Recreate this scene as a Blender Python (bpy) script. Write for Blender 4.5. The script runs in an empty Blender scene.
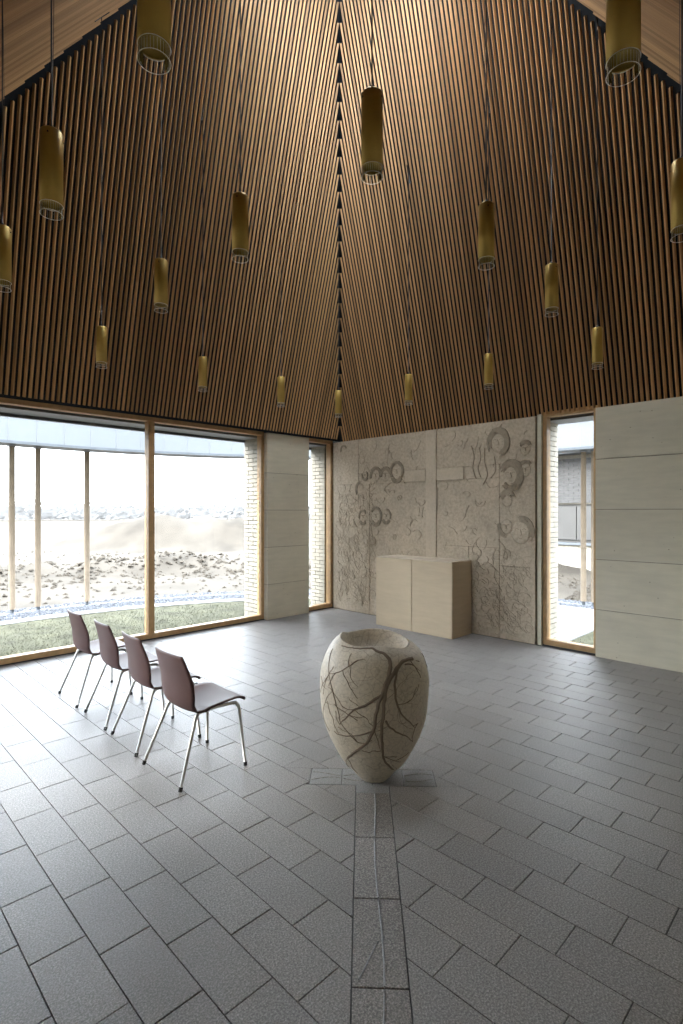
import bpy, bmesh, math, random
from mathutils import Vector, Matrix, noise
random.seed(7)
C = bpy.context.scene.collection
PI = math.pi

# ------------------------------------------------------------------ camera
# World: the far corner of the chapel is the origin, the window wall is the plane y=0
# (running towards -x), the relief wall is the plane x=0 (running towards -y).
CAM = Vector((-6.36, -6.52, 1.65))
cam_d = bpy.data.cameras.new('camera'); cam = bpy.data.objects.new('camera', cam_d); C.objects.link(cam)
cam.location = CAM; cam.rotation_euler = (math.radians(90), 0, math.radians(-45))
cam_d.sensor_width = 36; cam_d.lens = 531/1024*36; cam_d.clip_start = 0.05; cam_d.clip_end = 600
cam_d.shift_y = 0.0
bpy.context.scene.camera = cam

# ------------------------------------------------------------------ world, light, exposure
W = bpy.data.worlds.new('sky'); bpy.context.scene.world = W; W.use_nodes = True
nt = W.node_tree; bg = nt.nodes['Background']
# overcast sky: three times as bright overhead as at the horizon
g_ = nt.nodes.new('ShaderNodeTexCoord'); sx = nt.nodes.new('ShaderNodeSeparateXYZ'); nt.links.new(g_.outputs['Generated'], sx.inputs[0])
mr = nt.nodes.new('ShaderNodeMapRange'); mr.inputs['From Min'].default_value = 0; mr.inputs['From Max'].default_value = 1
mr.inputs['To Min'].default_value = 0.62; mr.inputs['To Max'].default_value = 1.86; nt.links.new(sx.outputs['Z'], mr.inputs['Value'])
bg.inputs['Color'].default_value = (0.82, 0.91, 1.0, 1); nt.links.new(mr.outputs['Result'], bg.inputs['Strength'])
sun_d = bpy.data.lights.new('sun', 'SUN'); sun = bpy.data.objects.new('sun', sun_d); C.objects.link(sun)
sun_d.energy = 0.3; sun_d.angle = math.radians(25); sun_d.color = (1.0, 0.93, 0.82)
sun.rotation_euler = Vector((0.75, -0.40, -0.50)).to_track_quat('-Z', 'Y').to_euler()
vs = bpy.context.scene.view_settings
vs.view_transform = 'Standard'; vs.look = 'None'; vs.gamma = 1.0; vs.use_curve_mapping = False
vs.exposure = 3.9
cy = bpy.context.scene.cycles
cy.use_denoising = True; cy.max_bounces = 12; cy.diffuse_bounces = 7; cy.glossy_bounces = 4
cy.transparent_max_bounces = 16; cy.caustics_reflective = False; cy.caustics_refractive = False
cy.sample_clamp_indirect = 6.0

# ------------------------------------------------------------------ mesh helpers
def link(name, me, mat=None, parent=None, smooth=False):
    o = bpy.data.objects.new(name, me); C.objects.link(o)
    if mat is not None and not me.materials: me.materials.append(mat)
    if smooth:
        for p in me.polygons: p.use_smooth = True
    if parent is not None: o.parent = parent
    return o

def obj(name, bm, mat=None, parent=None, smooth=False):
    me = bpy.data.meshes.new(name); bm.normal_update(); bm.to_mesh(me); bm.free()
    return link(name, me, mat, parent, smooth)

def raw(name, vs_, fs, mat=None, parent=None, smooth=False):
    me = bpy.data.meshes.new(name); me.from_pydata(vs_, [], fs); me.update()
    return link(name, me, mat, parent, smooth)

def empty(name, loc=(0, 0, 0), rz=0.0):
    o = bpy.data.objects.new(name, None); C.objects.link(o); o.empty_display_size = 0.1
    o.location = loc; o.rotation_euler = (0, 0, rz); return o

def tag(o, label=None, cat=None, group=None, kind=None):
    if label: o['label'] = label
    if cat: o['category'] = cat
    if group: o['group'] = group
    if kind: o['kind'] = kind
    return o

def add_box(bm, x0, x1, y0, y1, z0, z1, bevel=0.0):
    m = Matrix.Translation(((x0+x1)/2, (y0+y1)/2, (z0+z1)/2)) @ Matrix.Diagonal((abs(x1-x0), abs(y1-y0), abs(z1-z0), 1))
    r = bmesh.ops.create_cube(bm, size=1, matrix=m)
    if bevel > 0:
        es = list({e for v in r['verts'] for e in v.link_edges})
        bmesh.ops.bevel(bm, geom=es, offset=bevel, segments=2, affect='EDGES', clamp_overlap=True)

def box(name, x0, x1, y0, y1, z0, z1, mat, parent=None, bevel=0.0):
    bm = bmesh.new(); add_box(bm, x0, x1, y0, y1, z0, z1, bevel); return obj(name, bm, mat, parent)

def add_tube(bm, pts, r, n=10, cap=True):
    pts = [Vector(p) for p in pts]; rings = []
    rs = r if isinstance(r, (list, tuple)) else [r]*len(pts)
    up = None
    for i, p in enumerate(pts):
        t = (pts[min(i+1, len(pts)-1)] - pts[max(i-1, 0)]).normalized()
        if up is None:
            up = Vector((0, 0, 1)) if abs(t.z) < 0.9 else Vector((1, 0, 0))
        a = t.cross(up).normalized(); b = a.cross(t).normalized(); up = b
        rings.append([bm.verts.new(p + (a*math.cos(2*PI*k/n) + b*math.sin(2*PI*k/n))*rs[i]) for k in range(n)])
    for i in range(len(rings)-1):
        for k in range(n):
            bm.faces.new((rings[i][k], rings[i][(k+1) % n], rings[i+1][(k+1) % n], rings[i+1][k]))
    if cap:
        bm.faces.new(rings[0]); bm.faces.new(list(reversed(rings[-1])))

def add_lathe(bm, prof, n=32, center=(0, 0, 0), rfun=None):
    rings = []
    for (r, z) in prof:
        ring = []
        for k in range(n):
            a = 2*PI*k/n
            rr, zz = (r, z) if rfun is None else rfun(r, z, a)
            ring.append(bm.verts.new((center[0]+rr*math.cos(a), center[1]+rr*math.sin(a), center[2]+zz)))
        rings.append(ring)
    for i in range(len(rings)-1):
        for k in range(n):
            bm.faces.new((rings[i][k], rings[i][(k+1) % n], rings[i+1][(k+1) % n], rings[i+1][k]))
    return rings

def smooth_path(pts, sub=6):
    pts = [Vector(p) for p in pts]
    if len(pts) < 3: return pts
    out = []
    for i in range(len(pts)-1):
        p0 = pts[max(i-1, 0)]; p1 = pts[i]; p2 = pts[i+1]; p3 = pts[min(i+2, len(pts)-1)]
        for k in range(sub):
            t = k/sub
            out.append(0.5*((2*p1)+(p2-p0)*t+(2*p0-5*p1+4*p2-p3)*t*t+(3*p1-p0-3*p2+p3)*t*t*t))
    out.append(pts[-1]); return out

# ------------------------------------------------------------------ materials
def mat(name, rough=0.6, metal=0.0, spec=0.5):
    m = bpy.data.materials.new(name); m.use_nodes = True
    n = m.node_tree.nodes; p = n['Principled BSDF']
    p.inputs['Roughness'].default_value = rough; p.inputs['Metallic'].default_value = metal
    p.inputs['Specular IOR Level'].default_value = spec
    return m, m.node_tree, p

def nd(t, typ, **kw):
    n = t.nodes.new(typ)
    for k, v in kw.items():
        if k in n.inputs: n.inputs[k].default_value = v
        else: setattr(n, k, v)
    return n

def ramp(t, fac, stops):
    r = t.nodes.new('ShaderNodeValToRGB'); e = r.color_ramp.elements
    while len(e) < len(stops): e.new(0.5)
    for i, (p, c) in enumerate(stops):
        e[i].position = p; e[i].color = (*c, 1)
    t.links.new(fac, r.inputs['Fac']); return r.outputs['Color']

def mix(t, fac, a, b, mode='MIX'):
    m = t.nodes.new('ShaderNodeMix'); m.data_type = 'RGBA'; m.blend_type = mode
    for s, v in ((m.inputs[0], fac), (m.inputs[6], a), (m.inputs[7], b)):
        if hasattr(v, 'is_linked'): t.links.new(v, s)
        elif isinstance(v, tuple): s.default_value = (*v, 1)
        else: s.default_value = v
    return m.outputs[2]

def coord(t, kind='Object', scale=(1, 1, 1)):
    tc = t.nodes.new('ShaderNodeTexCoord'); mp = t.nodes.new('ShaderNodeMapping')
    mp.inputs['Scale'].default_value = scale
    t.links.new(tc.outputs[kind], mp.inputs['Vector']); return mp.outputs['Vector']

def worldpos(t, scale=(1, 1, 1)):
    g = t.nodes.new('ShaderNodeNewGeometry'); mp = t.nodes.new('ShaderNodeMapping')
    mp.inputs['Scale'].default_value = scale
    t.links.new(g.outputs['Position'], mp.inputs['Vector']); return mp.outputs['Vector']

def noise_tex(t, vec, scale, detail=4, rough=0.55):
    n = nd(t, 'ShaderNodeTexNoise'); n.inputs['Scale'].default_value = scale
    n.inputs['Detail'].default_value = detail; n.inputs['Roughness'].default_value = rough
    t.links.new(vec, n.inputs['Vector']); return n.outputs['Fac']

def bump(t, p, h, strength=0.3, dist=0.01):
    b = nd(t, 'ShaderNodeBump'); b.inputs['Strength'].default_value = strength; b.inputs['Distance'].default_value = dist
    t.links.new(h, b.inputs['Height']); t.links.new(b.outputs['Normal'], p.inputs['Normal'])

def rnd(t): return t.nodes.new('ShaderNodeObjectInfo').outputs['Random']

def simple(name, col, rough=0.6, metal=0.0, spec=0.5, var=0.12, scale=8.0, bmp=0.0, obj_var=0.0):
    """colour with gentle noise variation in world space"""
    m, t, p = mat(name, rough, metal, spec)
    f = noise_tex(t, worldpos(t), scale, 5)
    lo = tuple(c*(1-var) for c in col); hi = tuple(min(1, c*(1+var)) for c in col)
    c = ramp(t, f, [(0.3, lo), (0.7, hi)])
    if obj_var:
        k = ramp(t, rnd(t), [(0, (1-obj_var,)*3), (1, (1+obj_var,)*3)])
        c = mix(t, 1.0, c, k, 'MULTIPLY')
    t.links.new(c, p.inputs['Base Color'])
    if bmp: bump(t, p, noise_tex(t, worldpos(t), scale*12, 3), bmp, 0.004)
    return m

def wood_slat():
    m, t, p = mat('stained_wood', 0.55, 0, 0.4)
    v = coord(t, 'Object', (3, 3, 1.2))
    add = nd(t, 'ShaderNodeVectorMath', operation='ADD'); t.links.new(v, add.inputs[0])
    o = rnd(t); mul = nd(t, 'ShaderNodeMath', operation='MULTIPLY'); mul.inputs[1].default_value = 37.0
    t.links.new(o, mul.inputs[0]); t.links.new(mul.outputs[0], add.inputs[1])
    f = noise_tex(t, add.outputs[0], 4.0, 5)
    c = ramp(t, f, [(0.25, (0.345, 0.195, 0.082)), (0.5, (0.455, 0.27, 0.124)), (0.75, (0.54, 0.35, 0.175))])
    k = ramp(t, o, [(0, (0.72, 0.70, 0.68)), (0.5, (1.0, 0.98, 0.95)), (1, (1.22, 1.22, 1.22))])
    c = mix(t, 1.0, c, k, 'MULTIPLY'); t.links.new(c, p.inputs['Base Color'])
    return m

def concrete(name, col, var=0.10, pits=True, rough=0.8, obj_var=0.05):
    m, t, p = mat(name, rough, 0, 0.3)
    v = worldpos(t)
    f1 = noise_tex(t, v, 1.3, 6, 0.6); f2 = noise_tex(t, worldpos(t, (1, 1, 6)), 3.0, 5)
    c = ramp(t, f1, [(0.3, tuple(x*(1-var) for x in col)), (0.7, tuple(x*(1+var) for x in col))])
    c = mix(t, 0.25, c, ramp(t, f2, [(0.35, tuple(x*0.8 for x in col)), (0.65, tuple(x*1.15 for x in col))]))
    if pits:
        vo = nd(t, 'ShaderNodeTexVoronoi'); vo.inputs['Scale'].default_value = 9.5; t.links.new(v, vo.inputs['Vector'])
        pit = ramp(t, vo.outputs['Distance'], [(0.035, (0.45,)*3), (0.07, (1, 1, 1))])
        c = mix(t, 1.0, c, pit, 'MULTIPLY')
    k = ramp(t, rnd(t), [(0, (1-obj_var,)*3), (1, (1+obj_var,)*3)])
    c = mix(t, 1.0, c, k, 'MULTIPLY')
    t.links.new(c, p.inputs['Base Color'])
    bump(t, p, noise_tex(t, v, 40, 4), 0.15, 0.004)
    return m

def relief_mat(name, col, fine=1.0):
    m, t, p = mat(name, 0.85, 0, 0.25)
    v = worldpos(t)
    f1 = noise_tex(t, v, 2.2, 6, 0.65); f2 = noise_tex(t, v, 26, 4, 0.7)
    c = ramp(t, f1, [(0.3, tuple(x*0.86 for x in col)), (0.7, tuple(x*1.12 for x in col))])
    c = mix(t, 1.0, c, ramp(t, f2, [(0.35, (1-0.2*fine,)*3), (0.6, (1.05,)*3)]), 'MULTIPLY')
    t.links.new(c, p.inputs['Base Color'])
    bump(t, p, f2, 0.5*fine, 0.008)
    return m

def tile_mat(name, col, rough=0.48, spk=0.45, bmp=0.25, obj_var=0.07):
    m, t, p = mat(name, rough, 0, 0.6)
    v = worldpos(t)
    f = noise_tex(t, v, 140, 3, 0.7); g = noise_tex(t, v, 1.1, 4)
    c = ramp(t, f, [(0.36, tuple(x*(1-spk) for x in col)), (0.52, col), (0.66, tuple(x*(1+spk*1.5) for x in col))])
    c = mix(t, 1.0, c, ramp(t, g, [(0.3, (0.9,)*3), (0.7, (1.1,)*3)]), 'MULTIPLY')
    k = ramp(t, rnd(t), [(0, (1-obj_var, 1-obj_var, 1-obj_var*0.9)), (1, (1+obj_var,)*3)])
    c = mix(t, 1.0, c, k, 'MULTIPLY'); t.links.new(c, p.inputs['Base Color'])
    bump(t, p, f, bmp, 0.003)
    return m

def glass_mat(name, tint=(1, 1, 1), refl=0.06):
    m = bpy.data.materials.new(name); m.use_nodes = True; t = m.node_tree
    t.nodes.remove(t.nodes['Principled BSDF']); out = t.nodes['Material Output']
    tr = nd(t, 'ShaderNodeBsdfTransparent'); tr.inputs['Color'].default_value = (*tint, 1)
    gl = nd(t, 'ShaderNodeBsdfGlossy'); gl.inputs['Roughness'].default_value = 0.02
    fr = nd(t, 'ShaderNodeFresnel'); fr.inputs['IOR'].default_value = 1.0 + refl*4
    mx = nd(t, 'ShaderNodeMixShader'); t.links.new(fr.outputs[0], mx.inputs[0])
    t.links.new(tr.outputs[0], mx.inputs[1]); t.links.new(gl.outputs[0], mx.inputs[2])
    t.links.new(mx.outputs[0], out.inputs['Surface']); return m

def rim_mat():
    m = bpy.data.materials.new('bright_acrylic_edge'); m.use_nodes = True; t = m.node_tree
    t.nodes.remove(t.nodes['Principled BSDF']); out = t.nodes['Material Output']
    d = nd(t, 'ShaderNodeBsdfDiffuse'); d.inputs['Color'].default_value = (0.95, 0.95, 0.93, 1)  # white colour stands in for light caught in the clear acrylic edges
    tl = nd(t, 'ShaderNodeBsdfTranslucent'); tl.inputs['Color'].default_value = (0.95, 0.95, 0.93, 1)
    mx = nd(t, 'ShaderNodeMixShader'); mx.inputs[0].default_value = 0.5
    t.links.new(d.outputs[0], mx.inputs[1]); t.links.new(tl.outputs[0], mx.inputs[2])
    t.links.new(mx.outputs[0], out.inputs['Surface']); return m

def font_mat():
    m, t, p = mat('font_stone', 0.5, 0, 0.4)
    v = coord(t, 'Object')
    f = noise_tex(t, v, 3.0, 6, 0.6); g = noise_tex(t, v, 60, 3, 0.7)
    c = ramp(t, f, [(0.3, (0.50, 0.44, 0.345)), (0.7, (0.63, 0.56, 0.45))])
    c = mix(t, 1.0, c, ramp(t, g, [(0.35, (0.85,)*3), (0.6, (1.05,)*3)]), 'MULTIPLY')
    # fine crackle drawn all over the stone
    dv = nd(t, 'ShaderNodeVectorMath', operation='ADD'); t.links.new(v, dv.inputs[0])
    n3 = nd(t, 'ShaderNodeTexNoise'); n3.inputs['Scale'].default_value = 9; t.links.new(v, n3.inputs['Vector'])
    sc = nd(t, 'ShaderNodeVectorMath', operation='SCALE'); sc.inputs['Scale'].default_value = 0.09
    t.links.new(n3.outputs['Color'], sc.inputs[0]); t.links.new(sc.outputs[0], dv.inputs[1])
    for scl, wd, dk in ((11, 0.018, 0.78), (24, 0.03, 0.84)):
        vo = nd(t, 'ShaderNodeTexVoronoi', feature='DISTANCE_TO_EDGE'); vo.inputs['Scale'].default_value = scl
        t.links.new(dv.outputs[0], vo.inputs['Vector'])
        c = mix(t, 1.0, c, ramp(t, vo.outputs['Distance'], [(wd*0.5, (dk,)*3), (wd*1.5, (1, 1, 1))]), 'MULTIPLY')
    t.links.new(c, p.inputs['Base Color'])
    bump(t, p, g, 0.12, 0.003)
    return m

M = {}
M['slat'] = wood_slat()
M['backing'] = simple('dark_felt', (0.030, 0.034, 0.040), 0.95, spec=0.1)
M['dark'] = simple('black_metal_and_shade', (0.02, 0.02, 0.022), 0.5)  # also colours the strips that stand for the shadow gap
M['concrete'] = concrete('pale_concrete', (0.575, 0.525, 0.408))
M['relief'] = relief_mat('relief_concrete', (0.51, 0.425, 0.32))
M['cross'] = relief_mat('smooth_concrete', (0.54, 0.455, 0.345), 0.4)
M['hair'] = relief_mat('dark_relief', (0.325, 0.27, 0.20), 0.8)
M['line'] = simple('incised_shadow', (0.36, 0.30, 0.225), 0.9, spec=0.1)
M['altar'] = concrete('altar_stone', (0.55, 0.44, 0.305), 0.06, False, 0.7)
M['tile'] = tile_mat('granite_tile', (0.218, 0.203, 0.192))
M['inlay'] = tile_mat('inlay_stone', (0.205, 0.185, 0.168), 0.5, 0.6, 0.9, 0.06)
M['inlay_pale'] = tile_mat('inlay_pale_stone', (0.22, 0.22, 0.22), 0.38, 0.3, 0.5, 0.06)
M['grout'] = simple('dark_grout', (0.055, 0.055, 0.055), 0.9)
M['oak'] = simple('oiled_oak', (0.44, 0.27, 0.12), 0.5, scale=14, var=0.15, obj_var=0.06)
M['glass'] = glass_mat('window_glass')
M['whitebrick'] = simple('white_brick', (0.31, 0.285, 0.235), 0.85, obj_var=0.08)
M['mortar'] = simple('pale_mortar', (0.22, 0.20, 0.165), 0.9)
M['brass'] = simple('dull_brass', (0.50, 0.35, 0.095), 0.42, 0.55, var=0.08)
M['brass_in'] = simple('dark_brass_inside', (0.45, 0.33, 0.10), 0.6, 0.5)
M['acrylic'] = glass_mat('clear_acrylic', (0.96, 0.97, 0.97), 0.04)
M['rim'] = rim_mat()
M['shell'] = simple('brown_plastic', (0.105, 0.056, 0.052), 0.5, spec=0.35, var=0.05)
M['steel'] = simple('satin_steel', (0.50, 0.49, 0.47), 0.32, 0.9, var=0.04)
M['rubber'] = simple('black_rubber', (0.02, 0.02, 0.02), 0.8)
M['font'] = font_mat()
M['vein'] = simple('brown_inlay', (0.205, 0.16, 0.12), 0.7, spec=0.2, scale=30)
M['grass'] = simple('winter_grass', (0.053, 0.052, 0.033), 0.9, spec=0.1, scale=3, var=0.35)
M['soil'] = simple('dry_soil', (0.053, 0.0455, 0.037), 0.95, spec=0.1, scale=0.6, var=0.3, bmp=0.5)
M['clod'] = simple('earth_clod', (0.048, 0.0405, 0.032), 0.95, spec=0.1, scale=3, var=0.3)
M['gravel'] = simple('blue_grey_gravel', (0.065, 0.068, 0.077), 0.9, scale=25, var=0.4)
M['paving'] = simple('pale_paving', (0.22, 0.22, 0.215), 0.85, scale=2)
M['post'] = simple('timber_post', (0.115, 0.086, 0.056), 0.8, scale=6, var=0.2, obj_var=0.1)
M['fascia'] = simple('white_fascia', (0.165, 0.175, 0.185), 0.5, scale=1, var=0.03)
M['flashing'] = simple('grey_flashing', (0.10, 0.11, 0.12), 0.5)
M['greybrick'] = simple('grey_brick', (0.085, 0.081, 0.077), 0.9, scale=12, var=0.2, obj_var=0.15)
M['shutter'] = simple('taupe_panel', (0.062, 0.058, 0.053), 0.6, scale=2)
M['tree'] = simple('hazed_twigs', (0.16,0.155,0.15), 1.0, spec=0.0, scale=0.3)  # twig colour paled to put distant haze into it
M['orange'] = simple('orange_paint', (0.75, 0.30, 0.05), 0.5)

# ------------------------------------------------------------------ room shell
WD = 7.2          # room side
ZT = 2.872         # underside of the slatted roof
T1 = 0.28             # run per metre of rise: steep far slopes
ST = 5.6          # rise at which the skylight starts
VIEW = Vector((math.sin(PI/4), math.cos(PI/4), 0)); RIGHT = Vector((math.cos(PI/4), -math.sin(PI/4), 0))
def camspace(p):
    d = Vector(p) - CAM
    return d.dot(RIGHT), d.dot(VIEW), d.z
def rel(X, Y, z=0.0):      # metres right of / in front of the standpoint -> world
    p = CAM + RIGHT*X + VIEW*Y; return (p.x, p.y, z)

# floor slab
floor = empty('floor'); tag(floor, kind='structure')
box('slab', -WD-0.3, 0.25, -WD-0.3, 0.25, -0.30, -0.008, M['grout'], floor)

# --- cross inlay: frame (origin, along, across)
in_o = Vector(rel(0.13, 1.711)); in_a = (RIGHT*0.0386 + VIEW).normalized(); in_c = Vector((in_a.y, -in_a.x, 0))
def inl(a, c): 
    p = in_o + in_a*a + in_c*c; return (p.x, p.y)
HW = 0.1
A_ARM0, A_ARM1 = 1.495, 1.695      # along-strip extent of the cross arm (strip coordinate 0 at 1.711 m)
rects = [(-2.6, A_ARM1+0.22, -HW, HW), (A_ARM0, A_ARM1, -0.385, 0.385)]

def clip(poly, a, b, c, keep):     # keep side of a*x+b*y<=c (keep=-1) or >= (keep=+1)
    out = []; n = len(poly)
    for i in range(n):
        p, q = poly[i], poly[(i+1) % n]
        dp = (a*p[0]+b*p[1]-c)*keep; dq = (a*q[0]+b*q[1]-c)*keep
        if dp >= 0: out.append(p)
        if (dp > 0 and dq < 0) or (dp < 0 and dq > 0):
            s = dp/(dp-dq); out.append((p[0]+(q[0]-p[0])*s, p[1]+(q[1]-p[1])*s))
    return out
def area(poly): return 0.5*abs(sum(poly[i][0]*poly[(i+1) % len(poly)][1]-poly[(i+1) % len(poly)][0]*poly[i][1] for i in range(len(poly)))) if len(poly) > 2 else 0
def subtract(poly, rect, g=0.003):
    a0, a1, c0, c1 = rect; res = []
    oa = in_o.x*in_a.x + in_o.y*in_a.y; oc = in_o.x*in_c.x + in_o.y*in_c.y
    planes = [(in_a, oa+a0-g, -1), (in_a, oa+a1+g, 1), (in_c, oc+c0-g, -1), (in_c, oc+c1+g, 1)]
    cur = poly
    for (v, k, s) in planes:
        o_ = clip(cur, v.x, v.y, k, s)
        if area(o_) > 0.0004: res.append(o_)
        cur = clip(cur, v.x, v.y, k, -s)
        if area(cur) < 1e-6: break
    return res if area(cur) > 1e-6 else [poly]

tiles = []
G = 0.0018
for r in range(36):
    x0 = -WD + 0.2*r
    off = (-4.35 - 0.1333*(r-7)) % 0.4
    y = -WD - 0.4 + (off - (-WD-0.4)) % 0.4
    while y < 0.1:
        y0, y1 = max(y, -WD), min(y+0.4, 0.1)
        if y1 - y0 > 0.02:
            polys = [[(x0+G, y0+G), (x0+0.2-G, y0+G), (x0+0.2-G, y1-G), (x0+G, y1-G)]]
            for rc in rects:
                nxt = []
                for p_ in polys: nxt += subtract(p_, rc)
                polys = nxt
            tiles += polys
        y += 0.4
def prism(poly, z0, z1):
    n = len(poly); c = 0.0015
    cx = sum(p[0] for p in poly)/n; cy_ = sum(p[1] for p in poly)/n
    vs_ = [(p[0], p[1], z0) for p in poly] + [(p[0], p[1], z1-c) for p in poly]
    for p in poly:
        d = Vector((cx-p[0], cy_-p[1])); d = d.normalized()*min(c*1.4, d.length*0.3) if d.length > 1e-6 else d
        vs_.append((p[0]+d.x, p[1]+d.y, z1))
    fs = [tuple(range(2*n, 3*n))]
    for i in range(n):
        j = (i+1) % n
        fs += [(i, j, n+j, n+i), (n+i, n+j, 2*n+j, 2*n+i)]
    return vs_, fs
def ccw(poly):
    s = sum(poly[i][0]*poly[(i+1) % len(poly)][1]-poly[(i+1) % len(poly)][0]*poly[i][1] for i in range(len(poly)))
    return poly if s > 0 else poly[::-1]
def apparent(poly):
    n = len(poly); P = []
    for q in poly:
        X, Y, Z = camspace((q[0], q[1], 0))
        if Y < 0.3: return 0
        P.append((341.5+531*X/Y, 511-531*Z/Y))
    cx = sum(p[0] for p in P)/n; cy_ = sum(p[1] for p in P)/n
    if cx < -20 or cx > 703 or cy_ > 1050: return 0
    return area(P)
tiles = [ccw(t) for t in tiles]
tiles.sort(key=lambda t: -apparent(t))
rest_v, rest_f = [], []
for i, t in enumerate(tiles):
    z = random.uniform(-0.0008, 0.0008)
    v_, f_ = prism(t, -0.02, z)
    if i < 285:
        raw('floor_tile', v_, f_, M['tile'], floor)
    else:
        b = len(rest_v); rest_v += v_; rest_f += [tuple(b+k for k in f) for f in f_]
tag(raw('floor_tiles', rest_v, rest_f, M['tile'], floor), kind='stuff')

# inlay slabs: the long strip, the short stub, the cross arm
def inlay_slab(a0, a1, c0, c1, m, z=0.001):
    g = 0.0022
    poly = ccw([inl(a0+g, c0+g), inl(a0+g, c1-g), inl(a1-g, c1-g), inl(a1-g, c0+g)])
    v_, f_ = prism(poly, -0.02, z)
    return raw('inlay_slab', v_, f_, m, floor)
a_top = 1.407
ks = [a_top - 0.4265*i for i in range(0, 10)]
vein_bm = []
for i in range(len(ks)-1):
    s = inlay_slab(ks[i+1], ks[i], -HW, HW, M['inlay'], 0.0015)
    # wavy raised line cut along the slab, with a fork on one slab
    bm = bmesh.new(); pts = []
    for k in range(15):
        a = ks[i+1]+0.006 + (ks[i]-ks[i+1]-0.012)*k/14
        c = 0.012*math.sin(a*5.2+0.6) + 0.010*math.sin(a*2.3)
        x, y = inl(a, c); pts.append((x, y, 0.0012))
    add_tube(bm, pts, 0.0042, 6)
    if i in (2, 5):
        pts = []
        for k in range(8):
            a = ks[i+1] + 0.03 + 0.17*k/7; c = -0.075 + 0.072*(k/7)
            x, y = inl(a, c); pts.append((x, y, 0.0012))
        add_tube(bm, pts, 0.0032, 6)
    o = obj('carved_vein', bm, M['inlay_pale'], s, True)
inlay_slab(a_top, A_ARM0, -HW, HW, M['inlay_pale'])
for (c0, c1) in ((-0.385, -0.19), (-0.19, -0.0), (0.0, 0.19), (0.19, 0.385)):
    s = inlay_slab(A_ARM0, A_ARM1, c0, c1, M['inlay_pale'])
    if c0 < -0.1 or c1 > 0.3:
        bm = bmesh.new()
        for q in range(2):
            pts = []
            for k in range(10):
                c = c0+0.01+(c1-c0-0.02)*k/9; a = A_ARM0+0.07+0.06*q + 0.02*math.sin(c*19+q*2)
                x, y = inl(a, c); pts.append((x, y, 0.0006))
            add_tube(bm, pts, 0.003, 6)
        obj('carved_vein', bm, M['inlay'], s, True)
inlay_slab(A_ARM1, A_ARM1+0.22, -HW, HW, M['inlay_pale'])

# --- concrete walls built as courses
COURSE = [0.0, 0.54, 1.11, 1.68, 2.25, 2.868]
def courses(parent, x0, x1, y0, y1, m=None, top=2.862):
    for i in range(5):
        box('concrete_panel', x0, x1, y0, y1, COURSE[i]+(0.0035 if i else 0), min(top, COURSE[i+1]-0.0035), m or M['concrete'], parent, 0.004)
wall_left = tag(empty('wall_left', (-1.0, 0, 0)), kind='structure')
root_l = wall_left; root_l.location = (0, 0, 0)
courses(root_l, -1.435, -0.59, 0.0, 0.24)
box('core', -1.425, -0.60, 0.02, 0.23, 0.0, 2.86, M['mortar'], root_l)
courses(root_l, -7.2, -6.78, 0.0, 0.24)
box('core', -7.19, -6.79, 0.02, 0.23, 0.0, 2.86, M['mortar'], root_l)

def brick_face(parent, origin, along, out, length, z0=-0.05, z1=2.86):
    """stack of thin bricks on an outside reveal; along = run direction, out = face normal"""
    hc = 0.0655; n = int((z1-z0)/hc); th = 0.03
    me = None
    for r in range(n):
        spl = [(0.0, 0.235), (0.245, length)] if r % 2 else [(0.0, 0.115), (0.125, length)]
        for (a, b) in spl:
            if b-a < 0.02: continue
            p0 = origin + along*a; p1 = origin + along*b + out*th
            x0, x1 = sorted((p0.x, p1.x)); y0, y1 = sorted((p0.y, p1.y))
            zz = z0 + r*hc
            box('brick', x0, x1, y0, y1, zz, zz+hc-0.009, M['whitebrick'], parent)
# outside masonry behind the pier and at the corner
box('masonry_core', -1.40, -0.63, 0.24, 0.62, -0.3, 2.86, M['mortar'], root_l)
brick_face(root_l, Vector((-1.40, 0.26, 0)), Vector((0, 1, 0)), Vector((-1, 0, 0)), 0.36)
box('masonry_core', 0.03, 0.5, 0.16, 0.62, -0.3, 2.86, M['mortar'], root_l)
brick_face(root_l, Vector((0.03, 0.26, 0)), Vector((0, 1, 0)), Vector((-1, 0, 0)), 0.36)
wall_right = tag(empty('wall_right'), kind='structure')
courses(wall_right, -0.03, 0.24, -7.2, -4.285, top=2.838)
box('core', -0.015, 0.23, -7.19, -4.295, 0.0, 2.83, M['mortar'], wall_right)
box('core', 0.145, 0.50, -3.57, 0.1, -0.3, 2.86, M['mortar'], wall_right)
brick_face(wall_right, Vector((0.22, -3.57, 0)), Vector((1, 0, 0)), Vector((0, -1, 0)), 0.36)
box('reveal_strip', 0.03, 0.20, -3.625, -3.572, 0.0, 2.86, M['concrete'], wall_right)
wall_back = tag(empty('wall_back'), kind='structure')
for (a0, a1) in ((-7.45, -3.6), (-3.6, 0.24)):
    box('concrete_panel', a0, a1, -7.45, -7.2, 0, 2.9, M['concrete'], wall_back)
wall_near = tag(empty('wall_near'), kind='structure')
for (a0, a1) in ((-7.2, -2.5), (-1.6, 0.24)):
    box('concrete_panel', -7.45, -7.2, a0, a1, 0, 2.9, M['concrete'], wall_near)

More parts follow.
